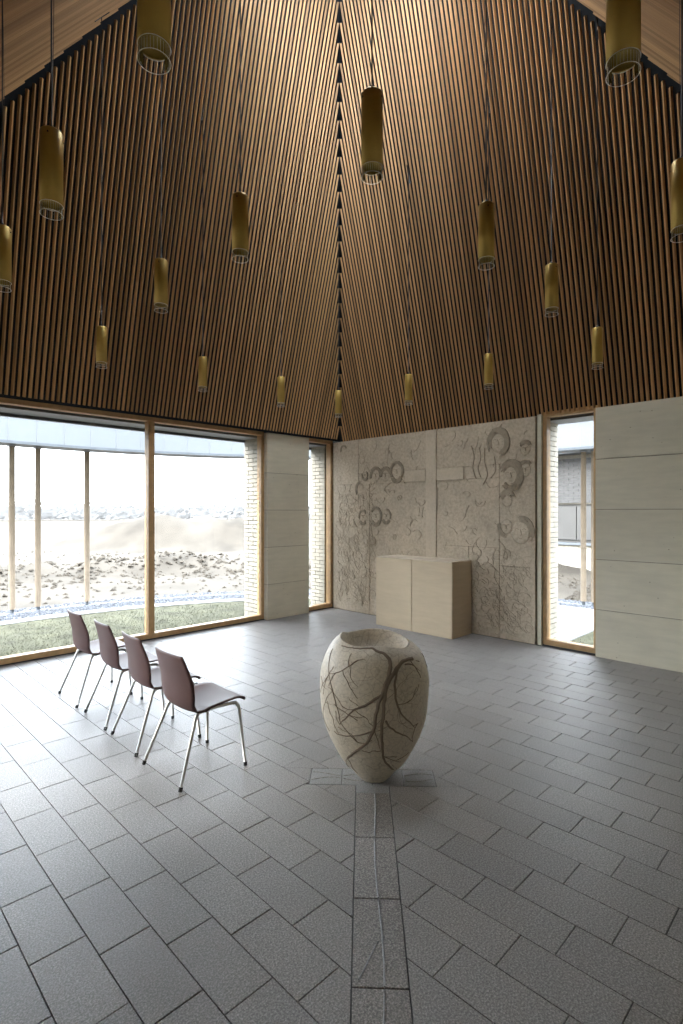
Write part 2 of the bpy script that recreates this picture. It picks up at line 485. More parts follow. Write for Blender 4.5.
# --- windows
def window(name, a0, a1, mull, out0, vert, fw=0.055):
    """vert='x': runs along x in the window wall; 'y': runs along y"""
    root = tag(empty(name), kind='structure')
    def B(nm, u0, u1, o0, o1, z0, z1, m, bv=0.004):
        if vert == 'x': return box(nm, u0, u1, o0, o1, z0, z1, m, root, bv)
        return box(nm, o0, o1, u0, u1, z0, z1, m, root, bv)
    o0, o1 = sorted((out0, out0 + (0.11 if out0 >= 0 else -0.11)))
    zt, zb = 2.885, 0.075
    B('frame_rail', a0, a1, o0, o1, zt-0.062, zt, M['oak'])
    B('frame_rail', a0, a1, o0, o1, 0.012, zb, M['oak'])
    B('threshold', a0, a1, o0-0.005, o1+0.05, -0.004, 0.012, M['dark'], 0)
    B('frame_stile', a0, a0+fw, o0, o1, zb, zt-0.062, M['oak'])
    B('frame_stile', a1-fw, a1, o0, o1, zb, zt-0.062, M['oak'])
    cuts = [a0+fw]
    for c in mull:
        B('mullion', c-0.04, c+0.04, o0-0.01, o1, zb, zt-0.062, M['oak'])
        cuts += [c-0.04, c+0.04]
    cuts.append(a1-fw)
    om = (o0+o1)/2
    for i in range(0, len(cuts), 2):
        B('pane', cuts[i]-0.008, cuts[i+1]+0.008, om-0.006, om+0.006, zb-0.008, zt-0.056, M['glass'], 0)
    return root
window('window_1', -6.78, -1.437, (-4.97, -3.24), 0.08, 'x')
window('window_2', -0.588, 0.028, (), 0.08, 'x')
window('window_3', -4.283, -3.628, (), 0.06, 'y', 0.05)
window('added_window', -2.5, -1.6, (), -7.27, 'y')  # added window out of view, put in to brighten the room
# black strips painting in the shadow gap, and lintels over the openings
tag(box('shadow_gap_1', -7.2, 0.20, 0.02, 0.24, 2.888, 3.0, M['dark']), kind='structure')
tag(box('shadow_gap_2', 0.12, 0.24, -7.2, 0.02, 2.888, 3.0, M['dark']), kind='structure')
tag(box('lintel', -7.2, 0.5, 0.24, 0.62, 2.80, 3.4, M['fascia']), kind='structure')
tag(box('lintel', -7.2, 0.66, 0.60, 0.66, 2.765, 2.805, M['flashing']), kind='structure')
tag(box('lintel', 0.24, 0.6, -7.2, 0.24, 2.80, 3.4, M['fascia']), kind='structure')

# --- slatted roof: four slopes, each a ceiling with a slat per piece
NX = math.hypot(1, T1)
slat_me = bpy.data.meshes.new('slat')
_bm = bmesh.new(); add_box(_bm, -0.5, 0.5, 0, 1, 0, 1)
for _v in _bm.verts:
    if _v.co.y > 0.5: _v.co.x *= 0.06          # each slat narrows towards its back
_bm.to_mesh(slat_me); _bm.free(); slat_me.materials.append(M['slat'])
PITCH, SW, SD = 0.056, 0.033, 0.020
E0 = 0.05
def slope_backing(name, pts):
    root = tag(empty(name), kind='structure')
    n = len(pts); a = Vector(pts[0]); nrm = (Vector(pts[1])-a).cross(Vector(pts[2])-a).normalized()
    c = sum((Vector(p) for p in pts), Vector())/n
    if (Vector((-2, -2, 3))-c).dot(nrm) > 0: nrm = -nrm
    vs_ = list(map(tuple, pts)) + [tuple(Vector(p)+nrm*0.12) for p in pts]
    fs = [tuple(range(n)), tuple(range(2*n-1, n-1, -1))] + [(i, i+n, (i+1) % n+n, (i+1) % n) for i in range(n)]
    raw('backing_board', vs_, fs, M['backing'], root)
    return root
S0, SN = -0.01, 5.0     # the near slopes end at SN; above that, added unseen glazing lights the far slats
OX = 0.06                # the window-side slope stands slightly proud, the relief side slightly back
W3, T3, W4, T4 = 7.10, 0.76, 7.23, 0.72
f1 = lambda s, e=E0: -OX - T1*s + e        # y on the window-side slope
f2 = lambda s, e=E0: OX - T1*s + e         # x on the relief-side slope
n3 = lambda s, e=E0: -W3 + T3*s - e        # x on the near slope opposite the relief
n4 = lambda s, e=E0: -W4 + T4*s - e        # y on the near slope opposite the windows
def rows(A, B, sa, sb): return [A(sa)+(ZT+sa,), B(sa)+(ZT+sa,), B(sb)+(ZT+sb,), A(sb)+(ZT+sb,)]
c1 = slope_backing('ceiling', rows(lambda s: (n3(s), f1(s)), lambda s: (f2(s), f1(s)), S0, ST))
c2 = slope_backing('ceiling', rows(lambda s: (f2(s), n4(s)), lambda s: (f2(s), f1(s)), S0, ST))
c3 = slope_backing('ceiling', rows(lambda s: (n3(s), n4(s)), lambda s: (n3(s), f1(s)), S0, SN))
c4 = slope_backing('ceiling', rows(lambda s: (n3(s), n4(s)), lambda s: (f2(s), n4(s)), S0, SN))
z1_ = ZT+ST
def put_slat(parent, base, ex, ez, ln):
    ey = ez.cross(ex).normalized()
    o = bpy.data.objects.new('slat', slat_me); C.objects.link(o); o.parent = parent
    R_ = Matrix((ex, ey, ez)).transposed().to_4x4()
    o.matrix_local = Matrix.Translation(base) @ R_ @ Matrix.Diagonal((SW, SD, ln, 1))
nS = int(7.4/PITCH)
G1, G3 = 0.026, 0.075
for k in range(nS):
    a = -PITCH*k                   # coordinate along the wall, from the far corner
    x = OX - 0.035 + a             # window-side and near (y) slopes run along x
    s1 = min((OX-x-G1)/T1, (x+W3-G3)/T3, ST); s4 = min((OX-x-G1)/T1, (x+W3-G3)/T3, SN)
    if s1 > 0.06: put_slat(c1, Vector((x, -OX-T1*0.015, ZT+0.015)), Vector((-1, 0, 0)), Vector((0, -T1, 1)).normalized(), (s1-0.015)*math.hypot(1, T1))
    if s4 > 0.06: put_slat(c4, Vector((x, -W4, ZT)), Vector((1, 0, 0)), Vector((0, T4, 1)).normalized(), s4*math.hypot(1, T4))
    y = -OX - 0.035 + a
    s2 = min((-OX-y-G1)/T1, (y+W4-G3)/T4, ST); s3 = min((-OX-y-G1)/T1, (y+W4-G3)/T4, SN)
    if s2 > 0.06: put_slat(c2, Vector((OX+T1*0.02, y, ZT-0.02)), Vector((0, 1, 0)), Vector((-T1, 0, 1)).normalized(), (s2+0.02)*math.hypot(1, T1))
    if s3 > 0.06: put_slat(c3, Vector((-W3, y, ZT)), Vector((0, -1, 0)), Vector((T3, 0, 1)).normalized(), s3*math.hypot(1, T3))
# lantern added over the apex, out of view, to brighten the slats: flat glass on top, sloping glass towards the room's near side
sk = tag(empty('added_lantern'), kind='structure')
xa, xb, ya, yb = n3(ST), f2(ST), n4(ST), f1(ST)
for (x0, x1, y0, y1) in ((xa-0.1, xb+0.1, ya-0.1, ya), (xa-0.1, xb+0.1, yb, yb+0.1), (xa-0.1, xa, ya, yb), (xb, xb+0.1, ya, yb)):
    box('frame_rail', x0, x1, y0, y1, z1_, z1_+0.10, M['dark'], sk)
box('pane', xa, xb, ya, yb, z1_+0.06, z1_+0.075, M['glass'], sk)
for q in (rows(lambda s: (n3(s), n4(s)), lambda s: (n3(s), f1(s)), SN, ST), rows(lambda s: (n3(s), n4(s)), lambda s: (f2(s), n4(s)), SN, ST)):
    q = q + [(p[0], p[1], p[2]+0.012) for p in q]
    raw('pane', q, [(0, 1, 2, 3), (7, 6, 5, 4), (0, 4, 5, 1), (1, 5, 6, 2), (2, 6, 7, 3), (3, 7, 4, 0)], M['glass'], sk)
    for (i, j) in ((0, 3), (1, 2), (0, 1)):
        bm = bmesh.new(); add_tube(bm, [q[i], q[j]], .035, 6); obj('glazing_bar', bm, M['dark'], sk)

# ------------------------------------------------------------------ relief panel behind the altar
rp = tag(empty('relief_panel'), 'tall grey concrete relief panel carved with a cross and bearded heads', 'relief')
box('backing_slab', 0.035, 0.14, -3.56, 0.055, 0.0, 2.842, M['relief'], rp)
def rpanel(name, d0, d1, z0, z1, x0, m):
    return box(name, x0, 0.036, -d1+0.002, -d0-0.002, z0+0.002, z1-0.002, m, rp, 0.003)
for (d0, d1, z0, z1, k) in ((-0.05, .551, 2.11, 2.842, 0), (.551, 1.9, 2.275, 2.842, .004), (.551, 1.513, 2.1, 2.275, .002), (-0.05, .793, 0, 2.11, .002), (.793, 1.9, 0, 2.1, .005),
                         (2.087, 3.56, 2.275, 2.842, .004), (2.54, 3.071, 2.1, 2.275, .003), (2.087, 3.071, 1.18, 2.1, .004), (2.087, 2.615, 0, 1.18, .001), (2.615, 3.071, 0, 1.18, .004),
                         (3.071, 3.56, .95, 2.275, .001), (3.071, 3.56, 0, .95, .003)):
    rpanel('carved_panel', d0, d1, z0, z1, 0.004+k, M['relief'])
cr = rpanel('cross_stem', 1.9, 2.087, 0.0, 2.842, -0.004, M['cross']); 
cl = rpanel('cross_arm', 1.513, 1.9, 2.1, 2.275, -0.004, M['cross']); rpanel('cross_arm', 2.087, 2.54, 2.1, 2.275, -0.004, M['cross'])
def band(bm, pts, w, x):           # flat raised ribbon on the relief, pts in (d, z)
    pts = smooth_path([(p[0], p[1], 0) for p in pts], 5)
    L, R_, Lb, Rb = [], [], [], []
    n = len(pts)
    for i, p in enumerate(pts):
        t = (pts[min(i+1, n-1)]-pts[max(i-1, 0)]).normalized(); nn = Vector((-t.y, t.x, 0))
        ww = w(i/(n-1)) if callable(w) else w
        a = p+nn*ww/2; b = p-nn*ww/2
        L.append(bm.verts.new((x, -a.x, a.y))); R_.append(bm.verts.new((x, -b.x, b.y)))
        Lb.append(bm.verts.new((x+0.012, -a.x, a.y))); Rb.append(bm.verts.new((x+0.012, -b.x, b.y)))
    for i in range(n-1):
        bm.faces.new((L[i], L[i+1], R_[i+1], R_[i])); bm.faces.new((Lb[i], Lb[i+1], L[i+1], L[i])); bm.faces.new((R_[i], R_[i+1], Rb[i+1], Rb[i]))
def arc(d, z, r, a0, a1, n=9, ez=1.2): return [(d+r*math.cos(math.radians(a0+(a1-a0)*i/n)), z+ez*r*math.sin(math.radians(a0+(a1-a0)*i/n))) for i in range(n+1)]
def head(d, z, r, hair, beard=False, face=True):
    bm = bmesh.new()
    pro = [(r*0.72*math.cos(t*PI/2/5), r*0.16*math.sin(t*PI/2/5)) for t in range(6)]
    rings = []
    for (rr, h) in pro[:-1]:
        rings.append([bm.verts.new((0.003-h*0.5, -(d+rr*math.cos(2*PI*k/20)), z+rr*1.2*math.sin(2*PI*k/20))) for k in range(20)])
    for i in range(len(rings)-1):
        for k in range(20): bm.faces.new((rings[i][k], rings[i][(k+1) % 20], rings[i+1][(k+1) % 20], rings[i+1][k]))
    bm.faces.new(rings[-1])
    f = obj('carved_head', bm, M['relief'], rp, True)
    bm = bmesh.new()
    for (a0, a1, w) in hair:
        hr = random.Random(int(d*1000)+int(z*777)+int(a0))
        for q in range(7):                      # locks of hair side by side, of uneven length
            rr = r*(0.86 + w*0.95*((q+0.5)/7-0.5)); j0, j1 = hr.uniform(-4, 16), hr.uniform(-16, 4)
            pts = [(p[0]+hr.uniform(-.03, .03)*r, p[1]+hr.uniform(-.03, .03)*r) for p in arc(d, z, rr, a0+j0, a1+j1)]
            band(bm, pts, lambda t, w=w: w*r*0.20*(0.45+0.55*math.sin(PI*min(1, max(0, t*0.8+0.12)))), -0.008-0.001*(q % 3))
    if beard:
        hr = random.Random(int(d*999))
        for q in range(6): band(bm, arc(d, z-r*0.25, r*(0.52+0.075*q), 205+hr.uniform(0, 14), 335-hr.uniform(0, 14), 7), r*0.07, -0.009-0.001*(q % 3))
    obj('carved_hair', bm, M['hair'], f)
    if face:
        bm = bmesh.new()
        band(bm, [(d-r*0.02, z+r*0.25), (d+r*0.10, z-r*0.15), (d-r*0.03, z-r*0.2)], 0.006, -0.014)
        for s in (-1, 1): band(bm, [(d+s*r*0.45, z+r*0.22), (d+s*r*0.28, z+r*0.29), (d+s*r*0.13, z+r*0.2)], 0.008, -0.0105)
        band(bm, [(d-r*0.12, z-r*0.45), (d+r*.12, z-r*0.45)], 0.006, -0.0105)
        obj('carved_features', bm, M['line'], f)
head(.21, 2.69, .075, [(20, 200, .35)], face=False)
head(.60, 2.02, .11, [(80, 215, .42)], face=False)
head(.70, 2.24, .065, [(-20, 60, .3), (160, 340, .55)])
head(.93, 2.23, .115, [(-10, 200, .42)])
head(1.135, 2.225, .105, [(10, 190, .5)])
head(1.36, 2.27, .135, [(-40, 220, .3)], True)
head(.655, 1.57, .10, [(40, 200, .3)], True)
head(.935, 1.585, .125, [(-60, 150, .3)], True)
head(1.15, 1.59, .10, [(-30, 100, .22)], True)
head(3.057, 2.56, .15, [(-80, 215, .50)])
head(3.235, 2.12, .15, [(-85, 160, .62)], True)
head(3.43, 2.44, .09, [(30, 150, .5)])
head(3.43, 2.18, .10, [(30, 170, .4)])
head(3.184, 1.80, .10, [(20, 170, .7)], face=False)
head(3.17, 1.46, .11, [(150, 280, .5)])
head(3.37, 1.39, .17, [(-30, 110, .42)])
# incised drawing: robes, wings, hands and swirling lines
rng = random.Random(11)
bm = bmesh.new()
for pts in ([(2.66, 2.55), (2.70, 2.40), (2.68, 2.25), (2.73, 2.1)], [(2.78, 2.52), (2.80, 2.38), (2.76, 2.24), (2.80, 2.12)], [(2.86, 2.5), (2.86, 2.32), (2.9, 2.15), (2.84, 2.02)],
            [(3.0, 2.38), (3.02, 2.2), (2.95, 2.1)], [(3.05, 2.72), (3.11, 2.80)], [(.43, 1.53), (.52, 1.40)], [(2.11, 2.0), (2.10, 1.7), (2.06, 1.4), (2.09, 1.2)],
            [(3.10, 1.25), (3.15, 1.18), (3.13, 1.05)], [(3.12, 1.16), (3.19, 1.10), (3.17, 1.03)], [(3.15, 1.18), (3.22, 1.14), (3.23, 1.08)]):
    band(bm, pts, 0.006, -0.0035)
for k in range(760):
    if k % 7 < 3: d, z = rng.uniform(.03, .85), rng.uniform(.1, 2.0)
    elif k % 7 < 5: d, z = rng.uniform(2.6, 3.5), rng.uniform(.08, 1.1)
    else:
        d, z = rng.uniform(.05, 3.5), rng.uniform(.1, 2.75)
    if 1.87 < d < 2.12 or (1.5 < d < 2.56 and 2.08 < z < 2.3): continue
    an = rng.uniform(0, 2*PI); cu = rng.uniform(-2.2, 2.2); pts = [(d, z)]
    for q in range(rng.randint(3, 7)):
        an += cu*0.4 + rng.uniform(-.3, .3); st = rng.uniform(.02, .05)
        pts.append((pts[-1][0]+st*math.cos(an), pts[-1][1]+st*math.sin(an)))
    if all(.01 < p[0] < 3.54 and .03 < p[1] < 2.8 and not (1.885 < p[0] < 2.1) for p in pts): band(bm, pts, rng.uniform(.0018, .0036), 0.0026)
tag(obj('incised_lines', bm, M['line'], rp), kind='stuff')

# ------------------------------------------------------------------ altar
al = tag(empty('altar', (-0.28, -2.02, 0)), 'blocky sandstone altar made of two slabs in front of the carved cross', 'altar')
bm = bmesh.new(); add_box(bm, -0.21, 0.262, 0.002, 0.655, 0, 0.985, 0.006); obj('stone_block', bm, M['altar'], al)
bm = bmesh.new(); add_box(bm, -0.21, 0.262, -0.655, -0.002, 0, 0.985, 0.006); obj('stone_block', bm, M['altar'], al)
bm = bmesh.new(); add_box(bm, -0.208, 0.26, -0.653, 0.653, 0.986, 1.0, 0.004); obj('top_slab', bm, M['cross'], al)

# ------------------------------------------------------------------ baptismal font
fx, fy, _ = rel(0.203, 3.315)
font = tag(empty('baptismal_font', (fx, fy, 0), -PI/4), 'egg-shaped pale stone font with brown branch inlay and hollowed top', 'font')
ZK = [0, .02, .06, .12, .2, .3, .4, .5, .6, .68, .75, .80, .84, .865]
RK = [.085, .105, .137, .195, .243, .2915, .3226, .334, .338, .330, .3086, .2840, .2510, .214]
def prof_r(z):                      # Catmull-Rom through the knots
    if z <= 0: return RK[0]
    if z >= ZK[-1]: return RK[-1]
    i = max(k for k in range(len(ZK)-1) if ZK[k] <= z)
    t = (z-ZK[i])/(ZK[i+1]-ZK[i])
    m0 = (RK[i+1]-RK[max(i-1, 0)])/(ZK[i+1]-ZK[max(i-1, 0)]); j = min(i+2, len(ZK)-1)
    m1 = (RK[j]-RK[i])/(ZK[j]-ZK[i]); h = ZK[i+1]-ZK[i]
    return (2*t**3-3*t*t+1)*RK[i]+(t**3-2*t*t+t)*h*m0+(-2*t**3+3*t*t)*RK[i+1]+(t**3-t*t)*h*m1
def rim_lift(th):                   # uneven lip, theta from the front (towards the viewer), positive to the right
    return 0.010*math.sin(2*th+0.6) + 0.008*math.sin(3*th-0.5) - 0.048*math.exp(-((th-0.85)/0.6)**2) + 0.016*math.exp(-((th+1.9)/0.25)**2)
bm = bmesh.new(); N = 96
prof = [(z, prof_r(z)) for z in [0.0, .01, .02, .04, .06, .09] + [0.12+0.03*k for k in range(24)] + [.83, .845, .858, .866]]
rings = []
for (z, r) in prof:
    ring = []
    for k in range(N):
        th = -PI + 2*PI*k/N
        w = max(0, (z-0.74)/0.126); zz = z + rim_lift(th)*w*w
        ring.append(bm.verts.new((r*math.sin(th), -r*math.cos(th), zz)))
    rings.append(ring)
# lip and bowl
for (r, dz) in ((.209, .003), (.204, .001), (.198, -.008), (.190, -.028), (.175, -.058), (.146, -.09), (.095, -.115), (.05, -.124), (.015, -.126)):
    ring = []
    for k in range(N):
        th = -PI + 2*PI*k/N
        lf = rim_lift(th)*max(0, 1+dz*12); sh = 0.02
        ring.append(bm.verts.new((r*1.02*math.sin(th)+0.003, -r*math.cos(th), .866+dz+lf)))
    rings.append(ring)
for i in range(len(rings)-1):
    for k in range(N): bm.faces.new((rings[i][k], rings[i][(k+1) % N], rings[i+1][(k+1) % N], rings[i+1][k]))
bm.faces.new(list(reversed(rings[0]))); bm.faces.new(rings[-1])
obj('body', bm, M['font'], font, True)
def surf(th, z, off):
    w = max(0, (z-0.74)/0.126); r = prof_r(z)+off
    return Vector((r*math.sin(th), -r*math.cos(th), z + rim_lift(th)*w*w))
def branch(bm, path, w0, w1, w2):
    pts = smooth_path([(a, b, 0) for a, b in path], 6); n = len(pts); rows = []
    for p in pts[1:-1]:
        q = noise.noise_vector(Vector((p.x*9, p.y*22, 3.1))); p.x += 0.022*q.x; p.y += 0.004*q.y
    for i, p in enumerate(pts):
        q0, q1 = pts[max(i-1, 0)], pts[min(i+1, n-1)]
        t = i/(n-1); w = w0+(w1-w0)*min(1, t*3) if t < 0.333 else w1+(w2-w1)*(t-0.333)/0.667
        w *= 1+0.10*noise.noise(Vector((p.x*30, p.y*40, w0*900)))
        P = surf(p.x, p.y, 0); T = (surf(q1.x, q1.y, 0)-surf(q0.x, q0.y, 0)).normalized()
        nr = (surf(p.x, p.y, 0.01)-P).normalized()
        dz = 0.004; tang = (surf(p.x, min(p.y+dz, .864), 0)-surf(p.x, p.y-dz, 0)).normalized()
        hz = Vector((math.cos(p.x), math.sin(p.x), 0)); nr = hz.cross(tang).normalized()
        sd = T.cross(nr).normalized()
        rows.append([bm.verts.new(P+sd*w*s+nr*h) for (s, h) in ((-.5, -.003), (-.42, .0022), (0, .0032), (.42, .0022), (.5, -.003))])
    for i in range(n-1):
        for k in range(4): bm.faces.new((rows[i][k], rows[i][k+1], rows[i+1][k+1], rows[i+1][k]))
BR = [
[[(-0.162, 0.862), (0.095, 0.844), (0.241, 0.817), (0.267, 0.782), (0.213, 0.732), (0.11, 0.657), (0.016, 0.577), (-0.045, 0.482), (-0.076, 0.417), (-0.198, 0.339), (-0.429, 0.272), (-0.783, 0.191)], 0.0160, 0.0274, 0.0148],
[[(-1.021, 0.851), (-0.581, 0.858), (-0.161, 0.861)], 0.0068, 0.0091, 0.0160],
[[(0.861, 0.797), (0.601, 0.795), (0.409, 0.764), (0.235, 0.712), (0.142, 0.656), (0.107, 0.587), (0.094, 0.503), (0.073, 0.417), (0.097, 0.323), (0.173, 0.217), (0.413, 0.149), (0.56, 0.125)], 0.0205, 0.0274, 0.0083],
[[(0.078, 0.627), (-0.091, 0.587), (-0.277, 0.551), (-0.407, 0.53), (-0.533, 0.485), (-0.705, 0.423)], 0.0194, 0.0137, 0.0057],
[[(-0.407, 0.53), (-0.528, 0.528), (-0.639, 0.537)], 0.0068, 0.0046, 0.0034],
[[(0.462, 0.776), (0.335, 0.719), (0.293, 0.643), (0.35, 0.548), (0.463, 0.49), (0.615, 0.441), (0.746, 0.403)], 0.0148, 0.0148, 0.0046],
[[(0.35, 0.564), (0.492, 0.562), (0.63, 0.58), (0.754, 0.638)], 0.0068, 0.0057, 0.0023],
[[(0.127, 0.476), (0.228, 0.43), (0.414, 0.389), (0.575, 0.36), (0.821, 0.302)], 0.0137, 0.0103, 0.0034],
[[(-0.076, 0.417), (-0.256, 0.391), (-0.512, 0.367), (-0.777, 0.353), (-0.894, 0.364)], 0.0103, 0.0068, 0.0034],
[[(-0.06, 0.417), (0.007, 0.348), (0.068, 0.286)], 0.0091, 0.0068, 0.0034],
[[(0.567, 0.773), (0.77, 0.76), (0.87, 0.712), (0.914, 0.678)], 0.0103, 0.008, 0.0034],
[[(0.731, 0.794), (1.02, 0.763)], 0.0103, 0.008, 0.0057],
[[(-1.243, 0.82), (-1.159, 0.774), (-1.006, 0.691), (-0.851, 0.61), (-0.743, 0.523), (-0.696, 0.451), (-0.572, 0.395), (-0.375, 0.337)], 0.0034, 0.008, 0.0034],
[[(-1.006, 0.691), (-0.747, 0.72), (-0.566, 0.759), (-0.384, 0.802)], 0.0068, 0.0068, 0.0034],
[[(-0.67, 0.734), (-0.518, 0.674), (-0.406, 0.618), (-0.333, 0.596)], 0.0046, 0.0046, 0.0023],
[[(-0.566, 0.759), (-0.587, 0.795), (-0.589, 0.831)], 0.0034, 0.0034, 0.0023],
[[(-0.743, 0.523), (-0.548, 0.501), (-0.346, 0.469)], 0.0057, 0.0057, 0.0023],
[[(-1.006, 0.691), (-1.175, 0.623), (-1.359, 0.548)], 0.0034, 0.0034, 0.0023],
[[(-0.851, 0.61), (-1.058, 0.536), (-1.289, 0.41), (-1.1, 0.341)], 0.0034, 0.0034, 0.0023],
[[(0.16, 0.244), (0.328, 0.218), (0.476, 0.196)], 0.0068, 0.0057, 0.0034],
[[(-0.783, 0.191), (-0.998, 0.136), (-1.08, 0.10)], 0.008, 0.0057, 0.0034],
[[(0.292, 0.638), (0.19, 0.655)], 0.0034, 0.0034, 0.0023],
[[(0.385, 0.547), (0.434, 0.448), (0.703, 0.396)], 0.0034, 0.0034, 0.0023]]
for (pth, a, b, c) in BR:
    if max(a, b, c) < 0.0095: a, b, c = a*.66, b*.66, c*.66
    bm = bmesh.new(); branch(bm, pth, a, b, c); obj('branch_inlay', bm, M['vein'], font, True)
rng = random.Random(5); bm = bmesh.new()     # hair-thin twigs off the branches and round the back
for k in range(70):
    src = rng.choice(BR)[0]; i = rng.randrange(len(src)); th, z = src[i]
    if k > 44: th, z = rng.uniform(1.3, 5.0), rng.uniform(.2, .75)
    an = rng.uniform(0, 2*PI); pts = [(th, z)]
    for q in range(rng.randint(2, 4)):
        an += rng.uniform(-.6, .6); st = rng.uniform(.025, .055)
        pts.append((pts[-1][0]+st*math.cos(an)/0.3, pts[-1][1]+st*math.sin(an)))
    if all(.06 < p[1] < .84 for p in pts): branch(bm, pts, .0013, .0012, .0008)
tag(obj('fine_twigs', bm, M['vein'], font, True), kind='stuff')

# ------------------------------------------------------------------ chairs
def make_chair():
    root = empty('stacking_chair')
    prof = smooth_path([(.262, .412, 0), (.245, .432, 0), (.12, .430, 0), (0, .418, 0), (-.07, .413, 0), (-.118, .425, 0), (-.145, .465, 0), (-.152, .53, 0), (-.158, .60, 0), (-.172, .68, 0), (-.192, .772, 0)], 4)
    n = len(prof)
    def halfw(t):
        ks_ = [(0, .195), (.08, .205), (.22, .21), (.38, .208), (.47, .196), (.56, .192), (.66, .208), (.80, .205), (.94, .186), (1, .172)]
        for (a, va), (b, vb) in zip(ks_, ks_[1:]):
            if a <= t <= b:
                u = (t-a)/(b-a); u = u*u*(3-2*u); return va+(vb-va)*u
        return ks_[-1][1]
    L = [0]
    for i in range(1, n): L.append(L[-1]+(prof[i]-prof[i-1]).length)
    NU = 16; grid = []
    for i, p in enumerate(prof):
        t = L[i]/L[-1]; q0, q1 = prof[max(i-1, 0)], prof[min(i+1, n-1)]
        tg = (q1-q0).normalized(); nn = Vector((tg.y, -tg.x, 0))     # towards the sitter
        if nn.y < 0 and t < 0.4: nn = -nn
        hw = halfw(t); row = []
        cup = 0.018 if t < 0.4 else 0.038*min(1, max(0.0, (t-0.40)/0.15))*(1.0 if t < 0.75 else 1-0.6*(t-0.75)/0.25)
        if t < 0.12: cup *= t/0.12
        fw = Vector((0, 1)) if t < 0.40 else Vector((1, 0))
        if 0.34 < t < 0.52:
            u = (t-0.34)/0.18; fw = Vector((math.sin(u*PI/2), math.cos(u*PI/2)))
        for j in range(NU+1):
            s = -1+2*j/NU; yy = s*hw; d = cup*abs(s)**2.6
            row.append((p.x+fw.x*d, yy, p.y+fw.y*d))
        grid.append(row)
    bm = bmesh.new(); vv = [[bm.verts.new(c) for c in row] for row in grid]
    for i in range(n-1):
        for j in range(NU): bm.faces.new((vv[i][j], vv[i][j+1], vv[i+1][j+1], vv[i+1][j]))
    bmesh.ops.recalc_face_normals(bm, faces=bm.faces)
    r_ = bmesh.ops.solidify(bm, geom=list(bm.faces), thickness=0.011)
    cut = int(n*0.45)
    sh = obj('seat_shell', bm, M['shell'], root, True)
    for s in (-1, 1):
        y0, y1 = s*.172, s*.242
        bm = bmesh.new(); add_tube(bm, [(-.078, y0, .396), (-.095, s*.178, .372), (-.228, y1, .012)], .0105, 10); leg = obj('leg', bm, M['steel'], root, True)
        bm = bmesh.new(); add_tube(bm, [(-.2235, s*.2395, .024), (-.232, s*.2425, 0.0)], .0118, 10); obj('foot_cap', bm, M['rubber'], leg, True)
        bm = bmesh.new(); add_tube(bm, [(.205, s*.190, .392), (.212, s*.196, .368), (.233, s*.236, .012)], .0105, 10); leg = obj('leg', bm, M['steel'], root, True)
        bm = bmesh.new(); add_tube(bm, [(.2325, s*.2350, .024), (.2335, s*.2365, 0.0)], .0118, 10); obj('foot_cap', bm, M['rubber'], leg, True)
        bm = bmesh.new(); add_tube(bm, smooth_path([(-.095, s*.178, .372), (-.078, y0, .396), (-.04, s*.168, .403), (.06, s*.172, .409), (.16, s*.182, .408), (.195, s*.187, .401), (.212, s*.196, .368)], 4), .0105, 10)
        obj('side_rail', bm, M['steel'], root, True)
    bm = bmesh.new(); add_tube(bm, [(-.06, -.170, .400), (-.06, .170, .400)], .009, 8); obj('cross_bar', bm, M['steel'], root, True)
    bm = bmesh.new(); add_tube(bm, smooth_path([(.17, .186, .405), (.17, .235, .418), (.17, .275, .430), (.185, .292, .424)], 4), .008, 8); obj('link_hook', bm, M['dark'], root, True)
    return root
CH = []
def copy_tree(o, parent=None):
    c = o.copy(); C.objects.link(c)
    if parent is not None: c.parent = parent
    for ch in list(o.children): copy_tree(ch, c)
    return c
chair0 = make_chair()
spots = [(1.772, 3.128), (1.798, 3.735), (1.818, 4.33), (1.822, 4.975)]
labels = ['dark brown stacking chair whose whole seat shows, nearest the stone font',
          'dark brown stacking chair second from the font in the row of four',
          'dark brown stacking chair third from the font in the row of four',
          'dark brown stacking chair at the window end of the row, nearest the glass']
for i, (xr, yr) in enumerate(spots):
    o = chair0 if i == 0 else copy_tree(chair0)
    o.location = (CAM.x+xr, CAM.y+yr, 0); o.rotation_euler = (0, 0, math.radians((0, -4.0, -3.2, -1.5)[i]))
    tag(o, labels[i], 'chair', 'row of brown stacking chairs')

